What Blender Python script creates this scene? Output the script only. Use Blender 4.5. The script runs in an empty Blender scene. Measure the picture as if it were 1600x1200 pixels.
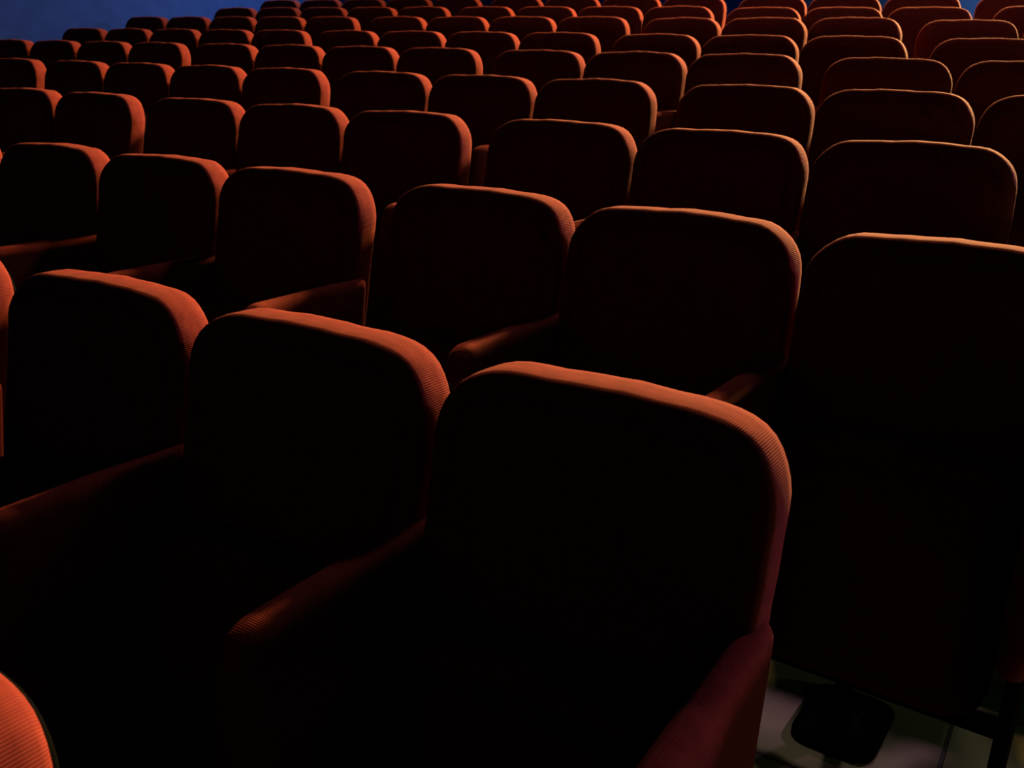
import bpy, bmesh, math, random
from mathutils import Matrix, Vector

C = bpy.context.scene.collection
HT = 1.08                      # floor to top of a backrest
Z0 = HT + 0.026                # height of the reference plane above the front floor

# ------------------------------------------------------------------ camera
F_PX, PITCH, ROLL, CAM_H = 1496.75, 0.28991, -0.04852, 0.34585
cam_data = bpy.data.cameras.new('camera')
cam = bpy.data.objects.new('camera', cam_data); C.objects.link(cam)
fwd = Vector((0, math.cos(PITCH), -math.sin(PITCH)))
up0 = Vector((0, math.sin(PITCH), math.cos(PITCH)))
rt0 = Vector((1, 0, 0))
cr, sr = math.cos(ROLL), math.sin(ROLL)
rt = cr * rt0 - sr * up0
up = sr * rt0 + cr * up0
cam.matrix_world = Matrix(((rt.x, up.x, -fwd.x, 0), (rt.y, up.y, -fwd.y, 0), (rt.z, up.z, -fwd.z, CAM_H + Z0), (0, 0, 0, 1)))
cam_data.sensor_width = 36.0
cam_data.lens = F_PX / 1600 * 36.0
cam_data.clip_start = 0.05
cam_data.dof.use_dof = True
cam_data.dof.focus_distance = 1.75
cam_data.dof.aperture_fstop = 10.0
bpy.context.scene.camera = cam

# ------------------------------------------------------------------ world, exposure
world = bpy.data.worlds.new('world'); bpy.context.scene.world = world
world.use_nodes = True
world.node_tree.nodes['Background'].inputs[0].default_value = (0.0, 0.0, 0.0, 1)
world.node_tree.nodes['Background'].inputs[1].default_value = 0.0
vs = bpy.context.scene.view_settings
vs.view_transform = 'Standard'; vs.look = 'None'; vs.exposure = 0.0; vs.gamma = 1.0
vs.use_curve_mapping = False

# ------------------------------------------------------------------ lights
def area(name, loc, target, size, power, color, spread=180.0):
    l = bpy.data.lights.new(name, 'AREA'); l.shape = 'DISK'; l.size = size
    l.energy = power; l.color = color; l.spread = math.radians(spread)
    o = bpy.data.objects.new(name, l); C.objects.link(o)
    o.location = loc
    d = Vector(target) - Vector(loc)
    o.rotation_euler = d.to_track_quat('-Z', 'Y').to_euler()
    return o
LIGHTS = [
    ('warm_house_light', (5.8, 10.8, 4.9), (0.6, 3.3, 1.4), 0.5, 1450, (1.0, 0.64, 0.22), 80),
    ('warm_ceiling_light', (2.3, 10.4, 7.4), (1.2, 4.6, 1.6), 0.8, 760, (1.0, 0.56, 0.20), 110),
    ('dim_overhead_light', (2.6, 6.4, 7.2), (0.6, 4.0, 1.4), 0.6, 44, (1.0, 0.75, 0.7), 120),
    ('cool_side_light', (7.2, 5.6, 3.2), (-0.5, 3.0, 1.0), 0.5, 190, (0.8, 0.38, 0.7), 120),
    ('wall_wash_light', (-1.3, 11.05, 4.6), (-3.4, 9.9, 2.6), 0.5, 50, (0.75, 0.9, 1.0), 90),
    ('back_wall_light', (13.0, 18.5, 3.5), (14.0, 21.0, 3.5), 0.6, 1150, (0.9, 0.95, 0.7), 150),
    ('low_side_fill', (4.0, 0.75, 0.7), (1.0, 2.2, 0.2), 0.15, 5.0, (0.95, 1.0, 0.6), 140),  # added fill for the floor under the second row, no actual lamp there
    ('front_green_fill', (4.0, -1.5, 2.6), (1.5, 3.0, 1.0), 0.3, 2.0, (0.3, 1.0, 0.6), 140),  # added greenish fill for the right-hand seat fronts, no actual exit there
]
for a in LIGHTS:
    area(*a)

# ------------------------------------------------------------------ materials
def new_mat(name):
    m = bpy.data.materials.new(name); m.use_nodes = True
    nt = m.node_tree; b = nt.nodes['Principled BSDF']
    return m, nt, b
def tex_coords(nt, scale=(1, 1, 1), rot=(0, 0, 0), kind='Object', loc=(0, 0, 0)):
    tc = nt.nodes.new('ShaderNodeTexCoord'); mp = nt.nodes.new('ShaderNodeMapping')
    nt.links.new(tc.outputs[kind], mp.inputs[0])
    mp.inputs['Scale'].default_value = scale; mp.inputs['Rotation'].default_value = rot; mp.inputs['Location'].default_value = loc
    return mp
def fabric_mat():
    m, nt, b = new_mat('red_ribbed_velour')
    mp = tex_coords(nt)
    at = nt.nodes.new('ShaderNodeAttribute'); at.attribute_name = 'rib'
    m1 = nt.nodes.new('ShaderNodeMath'); m1.operation = 'MULTIPLY'; m1.inputs[1].default_value = 2 * math.pi / 0.0037
    m2 = nt.nodes.new('ShaderNodeMath'); m2.operation = 'SINE'
    wv = nt.nodes.new('ShaderNodeMapRange'); wv.inputs['From Min'].default_value = -1.0; wv.inputs['From Max'].default_value = 1.0
    nt.links.new(at.outputs['Fac'], m1.inputs[0]); nt.links.new(m1.outputs[0], m2.inputs[0]); nt.links.new(m2.outputs[0], wv.inputs['Value'])
    nz = nt.nodes.new('ShaderNodeTexNoise'); nz.inputs['Scale'].default_value = 38.0; nz.inputs['Detail'].default_value = 3.0
    nt.links.new(mp.outputs[0], nz.inputs['Vector'])
    rp = nt.nodes.new('ShaderNodeValToRGB')
    rp.color_ramp.elements[0].position = 0.3; rp.color_ramp.elements[0].color = (0.125, 0.0200, 0.0165, 1)
    rp.color_ramp.elements[1].position = 0.7; rp.color_ramp.elements[1].color = (0.160, 0.027, 0.0205, 1)
    nt.links.new(nz.outputs['Fac'], rp.inputs[0])
    mx = nt.nodes.new('ShaderNodeMix'); mx.data_type = 'RGBA'; mx.blend_type = 'MULTIPLY'; mx.inputs[0].default_value = 0.25
    nt.links.new(rp.outputs[0], mx.inputs[6]); nt.links.new(wv.outputs['Result'], mx.inputs[7])
    nt.links.new(mx.outputs[2], b.inputs['Base Color'])
    b.inputs['Roughness'].default_value = 0.95
    b.inputs['Specular IOR Level'].default_value = 0.015
    b.inputs['Sheen Weight'].default_value = 0.02
    b.inputs['Sheen Roughness'].default_value = 0.35
    b.inputs['Sheen Tint'].default_value = (1.0, 0.45, 0.4, 1)
    bp = nt.nodes.new('ShaderNodeBump'); bp.inputs['Distance'].default_value = 0.0009; bp.inputs['Strength'].default_value = 0.6
    nt.links.new(wv.outputs['Result'], bp.inputs['Height'])
    bp2 = nt.nodes.new('ShaderNodeBump'); bp2.inputs['Distance'].default_value = 0.004; bp2.inputs['Strength'].default_value = 0.35
    nz2 = nt.nodes.new('ShaderNodeTexNoise'); nz2.inputs['Scale'].default_value = 14.0; nz2.inputs['Detail'].default_value = 2.0
    nt.links.new(mp.outputs[0], nz2.inputs['Vector']); nt.links.new(nz2.outputs['Fac'], bp2.inputs['Height'])
    nt.links.new(bp.outputs[0], bp2.inputs['Normal'])
    nt.links.new(bp2.outputs[0], b.inputs['Normal'])
    return m
def plain_mat(name, col, rough, metal=0.0, bump=0.0, bscale=60.0, spec=0.3):
    m, nt, b = new_mat(name)
    mp = tex_coords(nt)
    nz = nt.nodes.new('ShaderNodeTexNoise'); nz.inputs['Scale'].default_value = bscale; nz.inputs['Detail'].default_value = 4.0
    nt.links.new(mp.outputs[0], nz.inputs['Vector'])
    rp = nt.nodes.new('ShaderNodeValToRGB')
    rp.color_ramp.elements[0].position = 0.3; rp.color_ramp.elements[0].color = tuple(c * 0.88 for c in col) + (1,)
    rp.color_ramp.elements[1].position = 0.7; rp.color_ramp.elements[1].color = tuple(min(1, c * 1.1) for c in col) + (1,)
    nt.links.new(nz.outputs['Fac'], rp.inputs[0]); nt.links.new(rp.outputs[0], b.inputs['Base Color'])
    b.inputs['Roughness'].default_value = rough; b.inputs['Metallic'].default_value = metal
    b.inputs['Specular IOR Level'].default_value = spec
    if bump:
        bp = nt.nodes.new('ShaderNodeBump'); bp.inputs['Distance'].default_value = bump; bp.inputs['Strength'].default_value = 0.5
        nt.links.new(nz.outputs['Fac'], bp.inputs['Height']); nt.links.new(bp.outputs[0], b.inputs['Normal'])
    return m
def tile_mat():
    m, nt, b = new_mat('beige_floor_tile')
    mp = tex_coords(nt, rot=(0, 0, TILE_ROT), loc=(TILE_X, TILE_Y, 0))
    br = nt.nodes.new('ShaderNodeTexBrick'); br.offset = 0.0; br.squash = 1.0
    br.inputs['Color1'].default_value = (0.215, 0.215, 0.115, 1); br.inputs['Color2'].default_value = (0.235, 0.235, 0.13, 1)
    br.inputs['Mortar'].default_value = (0.07, 0.065, 0.055, 1)
    br.inputs['Scale'].default_value = 1.0; br.inputs['Mortar Size'].default_value = 0.006; br.inputs['Mortar Smooth'].default_value = 0.3
    br.inputs['Brick Width'].default_value = 0.45; br.inputs['Row Height'].default_value = 0.45
    nt.links.new(mp.outputs[0], br.inputs['Vector'])
    nz = nt.nodes.new('ShaderNodeTexNoise'); nz.inputs['Scale'].default_value = 9.0; nz.inputs['Detail'].default_value = 6.0
    nt.links.new(mp.outputs[0], nz.inputs['Vector'])
    rp = nt.nodes.new('ShaderNodeValToRGB')
    rp.color_ramp.elements[0].position = 0.3; rp.color_ramp.elements[0].color = (0.72, 0.72, 0.72, 1)
    rp.color_ramp.elements[1].position = 0.7
    nt.links.new(nz.outputs['Fac'], rp.inputs[0])
    mx = nt.nodes.new('ShaderNodeMix'); mx.data_type = 'RGBA'; mx.blend_type = 'MULTIPLY'; mx.inputs[0].default_value = 1.0
    nt.links.new(br.outputs['Color'], mx.inputs[6]); nt.links.new(rp.outputs[0], mx.inputs[7])
    nt.links.new(mx.outputs[2], b.inputs['Base Color'])
    b.inputs['Roughness'].default_value = 0.75; b.inputs['Specular IOR Level'].default_value = 0.2
    bp = nt.nodes.new('ShaderNodeBump'); bp.inputs['Distance'].default_value = 0.002; bp.invert = True
    nt.links.new(br.outputs['Fac'], bp.inputs['Height']); nt.links.new(bp.outputs[0], b.inputs['Normal'])
    return m
TILE_ROT, TILE_X, TILE_Y = 0.54, 0.077, 0.045
M_fab = fabric_mat()
M_shell = plain_mat('black_plastic', (0.003, 0.003, 0.003), 0.9, bump=0.0005, bscale=300, spec=0.0)
M_metal = plain_mat('black_painted_steel', (0.003, 0.003, 0.002), 0.9, 0.0, spec=0.0)
M_tile = tile_mat()
M_blue = plain_mat('blue_wall_paint', (0.016, 0.045, 0.20), 0.9, bump=0.004, bscale=7.0, spec=0.1)
M_front_floor = plain_mat('dark_front_floor', (0.004, 0.0035, 0.0045), 0.95, bump=0.002, bscale=200, spec=0.05)  # unseen front floor, made near black to cut light bounced onto seat fronts
M_dark = plain_mat('dark_ceiling_paint', (0.004, 0.004, 0.005), 0.95, spec=0.02)
M_dark_wall = plain_mat('dark_wall_paint', (0.003, 0.003, 0.004), 0.95, spec=0.02)

# ------------------------------------------------------------------ mesh helpers
def to_mesh(name, bm, mat, smooth=True):
    bmesh.ops.recalc_face_normals(bm, faces=bm.faces)
    me = bpy.data.meshes.new(name); bm.to_mesh(me); bm.free()
    me.materials.append(mat)
    if smooth:
        for p in me.polygons: p.use_smooth = True
    return me
def ribbed(name, rings, mat, base, flat=None):
    """mesh from rings with a 'rib' attribute: distance along the base ring (rim) or x (faces)"""
    me = to_mesh(name, loft(rings), mat)
    arc = [0.0]
    for p, q in zip(base[:-1], base[1:]): arc.append(arc[-1] + math.dist(p, q))
    n = len(base); at = me.attributes.new('rib', 'FLOAT', 'POINT')
    for k, r in enumerate(rings):
        for i, p in enumerate(r):
            at.data[k * n + i].value = p[0] if (flat and k in flat) else arc[i]
    return me
def loft(rings, cap=True):
    """rings: lists of points of equal length, joined side by side and capped."""
    bm = bmesh.new()
    vr = [[bm.verts.new(p) for p in r] for r in rings]
    n = len(rings[0])
    for a, b in zip(vr[:-1], vr[1:]):
        for i in range(n):
            j = (i + 1) % n
            bm.faces.new((a[i], a[j], b[j], b[i]))
    if cap:
        bm.faces.new(vr[0]); bm.faces.new(list(reversed(vr[-1])))
    return bm
def rrect(w0, w1, z0, z1, radii, n=8, power=0.85, mid=8):
    """rounded rectangle outline (a, b); radii = bottom-left, top-left, top-right, bottom-right"""
    pts = []
    def corner(cx, cz, r, sx, sz, rev):
        out = []
        for i in range(n + 1):
            a = math.pi / 2 * i / n
            ca, sa = math.cos(a) ** power if i < n else 0.0, math.sin(a) ** power if i > 0 else 0.0
            out.append((cx + sx * r * ca, cz + sz * r * sa))
        return out[::-1] if rev else out
    bl, tl, tr, br_ = [max(r, 0.002) for r in radii]
    def seg(p, q):
        return [(p[0] + (q[0] - p[0]) * i / mid, p[1] + (q[1] - p[1]) * i / mid) for i in range(1, mid)]
    c1 = corner(w0 + bl, z0 + bl, bl, -1, -1, True)      # ends on the left side
    c2 = corner(w0 + tl, z1 - tl, tl, -1, 1, False)       # left side -> top
    c3 = corner(w1 - tr, z1 - tr, tr, 1, 1, True)         # top -> right side
    c4 = corner(w1 - br_, z0 + br_, br_, 1, -1, False)    # right side -> bottom
    for a, b in ((c1, c2), (c2, c3), (c3, c4), (c4, c1)):
        pts += a + seg(a[-1], b[0])
    return pts
def box_bm(bm, x0, x1, y0, y1, z0, z1):
    v = [bm.verts.new((x, y, z)) for x in (x0, x1) for y in (y0, y1) for z in (z0, z1)]
    for f in ((0, 1, 3, 2), (4, 6, 7, 5), (0, 4, 5, 1), (2, 3, 7, 6), (0, 2, 6, 4), (1, 5, 7, 3)):
        bm.faces.new([v[i] for i in f])
def bevel(bm, w, seg=2):
    bmesh.ops.bevel(bm, geom=list(bm.edges), offset=w, segments=seg, affect='EDGES', profile=0.5)

W, RC, CROWN, THICK, REC, BOW = 0.262, 0.113, 0.0175, 0.0586, 0.149, 0.009
ARM_D = 0.262
def recline(z): return REC * (z - HT)

def backrest_mesh(seed):
    rnd = random.Random(seed)
    ph = [rnd.uniform(0, 6.28) for _ in range(8)]
    H = 0.62
    prof = [(-0.028, 0.10), (-0.026, 0.07), (-0.022, 0.045), (-0.0175, 0.028), (-0.0150, 0.009), (-0.0085, 0.002), (0.0, 0.0),
            (0.02, -0.001), (0.04, -0.001), (THICK, 0.0), (0.067, 0.005), (0.074, 0.014), (0.079, 0.028), (0.08, 0.06)]
    rings = []
    for y, ins in prof:
        ring = []
        for (x, z) in rrect(-W + ins, W - ins, HT - H + ins, HT - ins, (0.06 - ins * .4, RC - ins * .8, RC - ins * .8, 0.06 - ins * .4), n=9, mid=10):
            D = HT - z
            x *= 1 - 0.008 * min(1, D / H)
            zz = z - CROWN * (x / W) ** 2 * max(0.0, 1 - D / 0.3)
            s = math.atan2(z - (HT - .3), x)
            wob = 0.0011 * math.sin(5 * s + ph[0]) + 0.0008 * math.sin(11 * s + ph[1]) + 0.0006 * math.sin(23 * s + ph[2])
            k = 1 + wob * 3.0
            yy = y + (0.0016 * math.sin(9 * s + ph[3]) + 0.0011 * math.sin(19 * s + ph[4])) * (1 if y < 0 else 0.2)
            yy += recline(zz) - BOW * (x / W) ** 2
            ring.append((x * k, yy, zz + wob * 1.2))
        rings.append(ring)
    return ribbed('backrest', rings, M_fab, rings[6], flat=(0, 1, 2))

def slab_rings(pts_fn, prof, place):
    return [[place(y, a, b) for a, b in pts_fn(ins)] for y, ins in prof]
def back_shell_mesh():
    prof = [(0.070, 0.022), (0.075, 0.018), (0.083, 0.019), (0.087, 0.025), (0.088, 0.05)]
    rings = slab_rings(lambda i: rrect(-W + i, W - i, HT - 0.70 + i, HT - i - 0.004, (.05, .105, .105, .05), n=8, mid=6),
                       prof, lambda y, x, z: (x, y + recline(z) - BOW * (x / W) ** 2, z - CROWN * (x / W) ** 2 * max(0.0, 1 - (HT - z) / .3)))
    return to_mesh('back_shell', loft(rings), M_shell)
def cushion_mesh():
    z0, z1 = HT - 0.825, HT - 0.35
    prof = [(-0.235, 0.09), (-0.232, 0.06), (-0.224, 0.03), (-0.212, 0.012), (-0.195, 0.002), (-0.17, 0.0), (-0.145, 0.004), (-0.132, 0.014), (-0.126, 0.03)]
    rings = slab_rings(lambda i: rrect(-0.218 + i, 0.218 - i, z0 + i, z1 - i, (.085 - .5 * i,) * 4, n=8, mid=8),
                       prof, lambda y, x, z: (x, y + 0.05 * (z - z0) / (z1 - z0) - 0.02 + 0.012 * (x / .218) ** 2, z - 0.012 * (x / .218) ** 2))
    return ribbed('seat_cushion', rings, M_fab, rings[5], flat=(0, 1))
def armrest_mesh():
    z1 = HT - ARM_D
    prof = [(-0.0265, 0.030), (-0.026, 0.018), (-0.0225, 0.007), (-0.016, 0.001), (-0.007, -0.002), (0.007, -0.002), (0.016, 0.001), (0.0225, 0.007), (0.026, 0.018), (0.0265, 0.030)]
    rings = slab_rings(lambda i: rrect(-0.425 + i, -0.012 - i, z1 - 0.34 + i, z1 - i, (.10 - .5 * i, .05 - .5 * i, .02, .03), n=7, mid=8),
                       prof, lambda x, y, z: (0.2545 + x * 0.95, y - 0.03 * max(0, (z1 - z) / .34), z - 0.015 * (-(y) / .42)))
    return ribbed('armrest', rings, M_fab, rings[4])
def frame_mesh():
    bm = bmesh.new()
    prof = [(0.246, 0.004), (0.249, 0.0), (0.265, 0.0), (0.268, 0.004)]
    rings = [[(x, y, z) for y, z in rrect(-0.30 + i, -0.06 - i, 0.10 + i, HT - ARM_D - 0.30 - i, (.03, .03, .02, .02), n=4, mid=4)] for x, i in prof]
    return to_mesh('side_frame', loft(rings), M_metal)
def rail_mesh():
    bm = bmesh.new(); box_bm(bm, -0.268, 0.268, -0.085, -0.045, 0.165, 0.195); bevel(bm, 0.004)
    return to_mesh('rail', bm, M_metal)
def bracket_mesh():
    bm = bmesh.new(); box_bm(bm, -0.02, 0.02, -0.06, -0.02, 0.19, 0.60); bevel(bm, 0.004)
    return to_mesh('back_bracket', bm, M_metal)
def post_mesh():
    rings = []
    for z, a, b in ((0.015, .05, .07), (0.022, .032, .05), (0.04, .02, .035), (0.17, .018, .022)):
        rings.append([(-0.056 + a * math.cos(t), (0.0 if z < .1 else -0.035) + b * math.sin(t), z) for t in [2 * math.pi * k / 20 for k in range(20)]])
    return to_mesh('post', loft(rings), M_metal)
def foot_mesh():
    rings = []
    for z, i in ((0.0, 0.002), (0.003, 0.0), (0.011, 0.0), (0.016, 0.006), (0.0175, 0.015)):
        rings.append([(x, y, z) for x, y in rrect(-0.145 + i, 0.033 - i, -0.09 + i, 0.16 - i, (.05, .05, .05, .05), n=6, mid=3)])
    return to_mesh('foot_plate', loft(rings), M_metal)

backs = [backrest_mesh(s) for s in (3, 11, 29, 47)]
MESH = dict(back_shell=back_shell_mesh(), seat_cushion=cushion_mesh(), armrest=armrest_mesh(), side_frame=frame_mesh(),
            rail=rail_mesh(), back_bracket=bracket_mesh(), post=post_mesh(), foot_plate=foot_mesh())
def left_armrest(root):
    for nm in ('armrest', 'side_frame'):
        o = bpy.data.objects.new(nm, MESH[nm]); C.objects.link(o); o.parent = root; o.location = (-0.54, 0, 0)

def make_seat():
    root = bpy.data.objects.new('cinema_seat', None); C.objects.link(root)
    brk = -1
    o = bpy.data.objects.new('backrest', backs[0]); C.objects.link(o); o.parent = root
    for nm in ('back_shell', 'seat_cushion', 'armrest', 'side_frame', 'rail', 'back_bracket', 'back_bracket', 'post'):
        o = bpy.data.objects.new(nm, MESH[nm]); C.objects.link(o); o.parent = root
        if nm == 'back_bracket': o.location = (0.17 * brk, 0, 0); brk = 1
        if nm == 'post':
            f = bpy.data.objects.new('foot_plate', MESH['foot_plate']); C.objects.link(f); f.parent = o
    return root
def copy_tree(o, parent=None):
    c = o.copy(); C.objects.link(c); c.parent = parent
    for ch in list(o.children): copy_tree(ch, c)
    return c

# ------------------------------------------------------------------ floor and walls
TOPZ = [-0.026, 0.1311, 0.2846, 0.4354, 0.586, 0.7283, 0.8854, 1.0328, 1.1857]
def tier_z(r): return (TOPZ[r] if r >= 0 else -0.026 - 0.157) + Z0 - HT
TH = -0.54
TV, NV = Vector((math.cos(TH), math.sin(TH))), Vector((-math.sin(TH), math.cos(TH)))
def tier_line(r):           # distance along the row normal of row r's backrests
    return ROWN[r]
SEATS = [
 [[-0.5122,[(-1.328,2.110)]], [-0.5371,[(-0.800,1.810),(-0.336,1.534),(0.128,1.258)]]],
 [[-0.5117,[(-2.072,3.519)]], [-0.5439,[(-1.548,3.218),(-1.086,2.938),(-0.624,2.659)]], [-0.5860,[(-0.101,2.369),(0.348,2.070),(0.798,1.771)]]],
 [[-0.5366,[(-2.340,4.626),(-1.876,4.349)]], [-0.5349,[(-1.349,4.059),(-0.885,3.784),(-0.420,3.509)]], [-0.5495,[(0.120,3.204),(0.580,2.922),(1.041,2.640)]], [-0.4987,[(1.568,2.406)]]],
 [[-0.5318,[(-3.083,6.020)]], [-0.5427,[(-2.564,5.711),(-2.102,5.432),(-1.639,5.153),(-1.177,4.874)]], [-0.5344,[(-0.654,4.572),(-0.189,4.297),(0.276,4.022)]], [-0.5587,[(0.825,3.778),(1.283,3.491),(1.740,3.205)]]],
 [[-0.5389,[(-3.788,7.368),(-3.324,7.091),(-2.861,6.814),(-2.397,6.537)]], [-0.5403,[(-1.864,6.222),(-1.401,5.945),(-0.938,5.667),(-0.475,5.389)]], [-0.5537,[(0.054,5.117),(0.513,4.833),(0.973,4.549)]], [-0.4583,[(1.540,4.331),(2.024,4.092)]]],
 [[-0.5352,[(-3.594,8.199),(-3.129,7.923),(-2.665,7.648),(-2.200,7.373),(-1.736,7.097)]], [-0.5372,[(-1.214,6.787),(-0.750,6.511),(-0.286,6.234),(0.178,5.958)]], [-0.5278,[(0.714,5.709),(1.181,5.437),(1.647,5.165)]], [-0.4993,[(2.217,4.906)]]],
 [[-0.5396,[(-3.383,8.997),(-2.920,8.720),(-2.457,8.442),(-1.993,8.165),(-1.530,7.887)]], [-0.5378,[(-0.977,7.560),(-0.513,7.283),(-0.049,7.006),(0.415,6.730)]], [-0.5621,[(0.968,6.504),(1.425,6.217),(1.882,5.929)]], [-0.5156,[(2.460,5.754),(2.930,5.487)]]],
 [[-0.5292,[(-2.742,9.517),(-2.275,9.244),(-1.809,8.971),(-1.343,8.699),(-0.877,8.426)]], [-0.5030,[(-0.353,8.142),(0.120,7.882),(0.593,7.621),(1.066,7.361)]], [-0.5001,[(1.624,7.149),(2.098,6.890),(2.572,6.631)]], [-0.4939,[(3.097,6.263)]]],
 [[-0.5307,[(-2.523,10.337),(-2.057,10.063),(-1.592,9.790),(-1.126,9.517),(-0.660,9.243)]], [-0.5015,[(-0.123,8.944),(0.350,8.684),(0.824,8.425),(1.297,8.165)]], [-0.5054,[(1.857,7.914),(2.330,7.653),(2.802,7.391)]], [-0.4954,[(3.333,7.073)]]],
]
ALL = [[Vector(p) for yaw, ps in row for p in ps] for row in SEATS]
ROWN = [sum(p.dot(NV) for p in row) / len(row) for row in ALL]
def P2(t, n, z): return (TV.x * t + NV.x * n, TV.y * t + NV.y * n, z)
T0, T1 = -7.6, 11.0
NB = 25.5                   # back wall
def build_floor():
    bm = bmesh.new()
    edges = [ROWN[0] - 0.45]
    for r in range(9): edges.append(ROWN[r] + 0.36)
    strips = [(-7.0, edges[0], tier_z(-1))]
    for r in range(9):
        strips.append((edges[r], edges[r + 1] if r < 8 else NB, tier_z(r)))
    prev = None
    def close(bm, mat):
        o = bpy.data.objects.new('floor', to_mesh('floor', bm, mat, False)); C.objects.link(o); o['kind'] = 'structure'
    for k, (n0, n1, z) in enumerate(strips):
        if k == 1: close(bm, M_front_floor); bm = bmesh.new(); prev = None
        a = [bm.verts.new(P2(t, n, z)) for t, n in ((T0, n0), (T1, n0), (T1, n1), (T0, n1))]
        bm.faces.new(a)
        if k == 1:
            b0, b1 = bm.verts.new(P2(T0, n0, strips[0][2])), bm.verts.new(P2(T1, n0, strips[0][2]))
            bm.faces.new((b0, b1, a[1], a[0]))
        if prev: bm.faces.new((prev[3], prev[2], a[1], a[0]))
        prev = a
    close(bm, M_tile)
def wall(name, a, b, z0, z1, mat, thick=0.15):
    bm = bmesh.new()
    d = (Vector(b) - Vector(a)).normalized(); nrm = Vector((-d.y, d.x)) * thick
    pts = [Vector(a), Vector(b), Vector(b) + nrm, Vector(a) + nrm]
    v0 = [bm.verts.new((p.x, p.y, z0)) for p in pts]; v1 = [bm.verts.new((p.x, p.y, z1)) for p in pts]
    for i in range(4):
        j = (i + 1) % 4; bm.faces.new((v0[i], v0[j], v1[j], v1[i]))
    bm.faces.new(v0); bm.faces.new(v1)
    o = bpy.data.objects.new(name, to_mesh(name, bm, mat, False)); C.objects.link(o); o['kind'] = 'structure'
def build_room():
    def q(t, n): p = P2(t, n, 0); return (p[0], p[1])
    TL = Vector((-4.45, 8.2)).dot(TV)
    ZC = 9.0
    wall('wall_left', q(TL, -7.0), q(TL, NB), -0.5, ZC, M_blue)
    wall('wall_back', q(TL, NB), q(T1, NB), -0.5, ZC, M_blue)
    wall('wall_right', q(T1, NB), q(T1, -7.0), -0.5, ZC, M_dark_wall)
    wall('wall_front', q(T1, -7.0), q(TL, -7.0), -0.5, ZC, M_dark_wall)
    bm = bmesh.new()
    v = [bm.verts.new(P2(t, n, z)) for z in (ZC, ZC + .2) for t, n in ((TL, -7), (T1, -7), (T1, NB), (TL, NB))]
    for f in ((0, 1, 2, 3), (4, 5, 6, 7), (0, 1, 5, 4), (1, 2, 6, 5), (2, 3, 7, 6), (3, 0, 4, 7)): bm.faces.new([v[i] for i in f])
    o = bpy.data.objects.new('ceiling', to_mesh('ceiling', bm, M_dark, False)); C.objects.link(o); o['kind'] = 'structure'
build_floor(); build_room()

# ------------------------------------------------------------------ seats
ORD = ['first', 'second', 'third', 'fourth', 'fifth', 'sixth', 'seventh', 'eighth', 'ninth', 'tenth', 'eleventh', 'twelfth', 'thirteenth', 'fourteenth', 'fifteenth']
ROWNAME = ['nearest full row', 'second row from the camera', 'third row from the camera', 'fourth row from the camera', 'fifth row from the camera',
           'sixth row from the camera', 'third row from the back', 'second row from the back', 'last row at the top']
proto = make_seat()
first = True
def place(x, y, z, yaw, label, group, k):
    global first
    o = proto if first else copy_tree(proto)
    first = False
    o.location = (x, y, z); o.rotation_euler = (0, 0, yaw)
    o['label'] = label; o['category'] = 'seat'; o['group'] = group
    for ch in o.children:
        if ch.name.startswith('backrest'): ch.data = backs[k % 4]
    return o
cnt = 0
for r, row in enumerate(SEATS):
    i = 0; total = sum(len(ps) for _, ps in row)
    for bi, (yaw, ps) in enumerate(row):
        for j, (x, y) in enumerate(ps):
            side = 'leftmost' if i == 0 else ('rightmost' if i == total - 1 else ORD[i] + ' from the left')
            if r == 0:
                lab = ['dark red cinema seat cut off by the left frame edge in the nearest full row',
                       'red seat with glowing right shoulder, second from the left in the nearest full row',
                       'dark red cinema seat just left of the biggest one in the nearest full row',
                       'biggest, nearest full red cinema seat, its orange rim crossing the lower right centre'][i]
            else:
                lab = 'red seat, %s in the %s' % (side, ROWNAME[r])
            o = place(x, y, tier_z(r), yaw, lab, 'red cinema seats in the ' + ROWNAME[r], cnt * 7 + r)
            if i == 0 and r >= 5: left_armrest(o)
            i += 1; cnt += 1
place(-0.635, 0.805, tier_z(-1), -0.53, 'red seat showing only its lit shoulder in the bottom left corner', 'red cinema seats in the cut-off front row', 2)
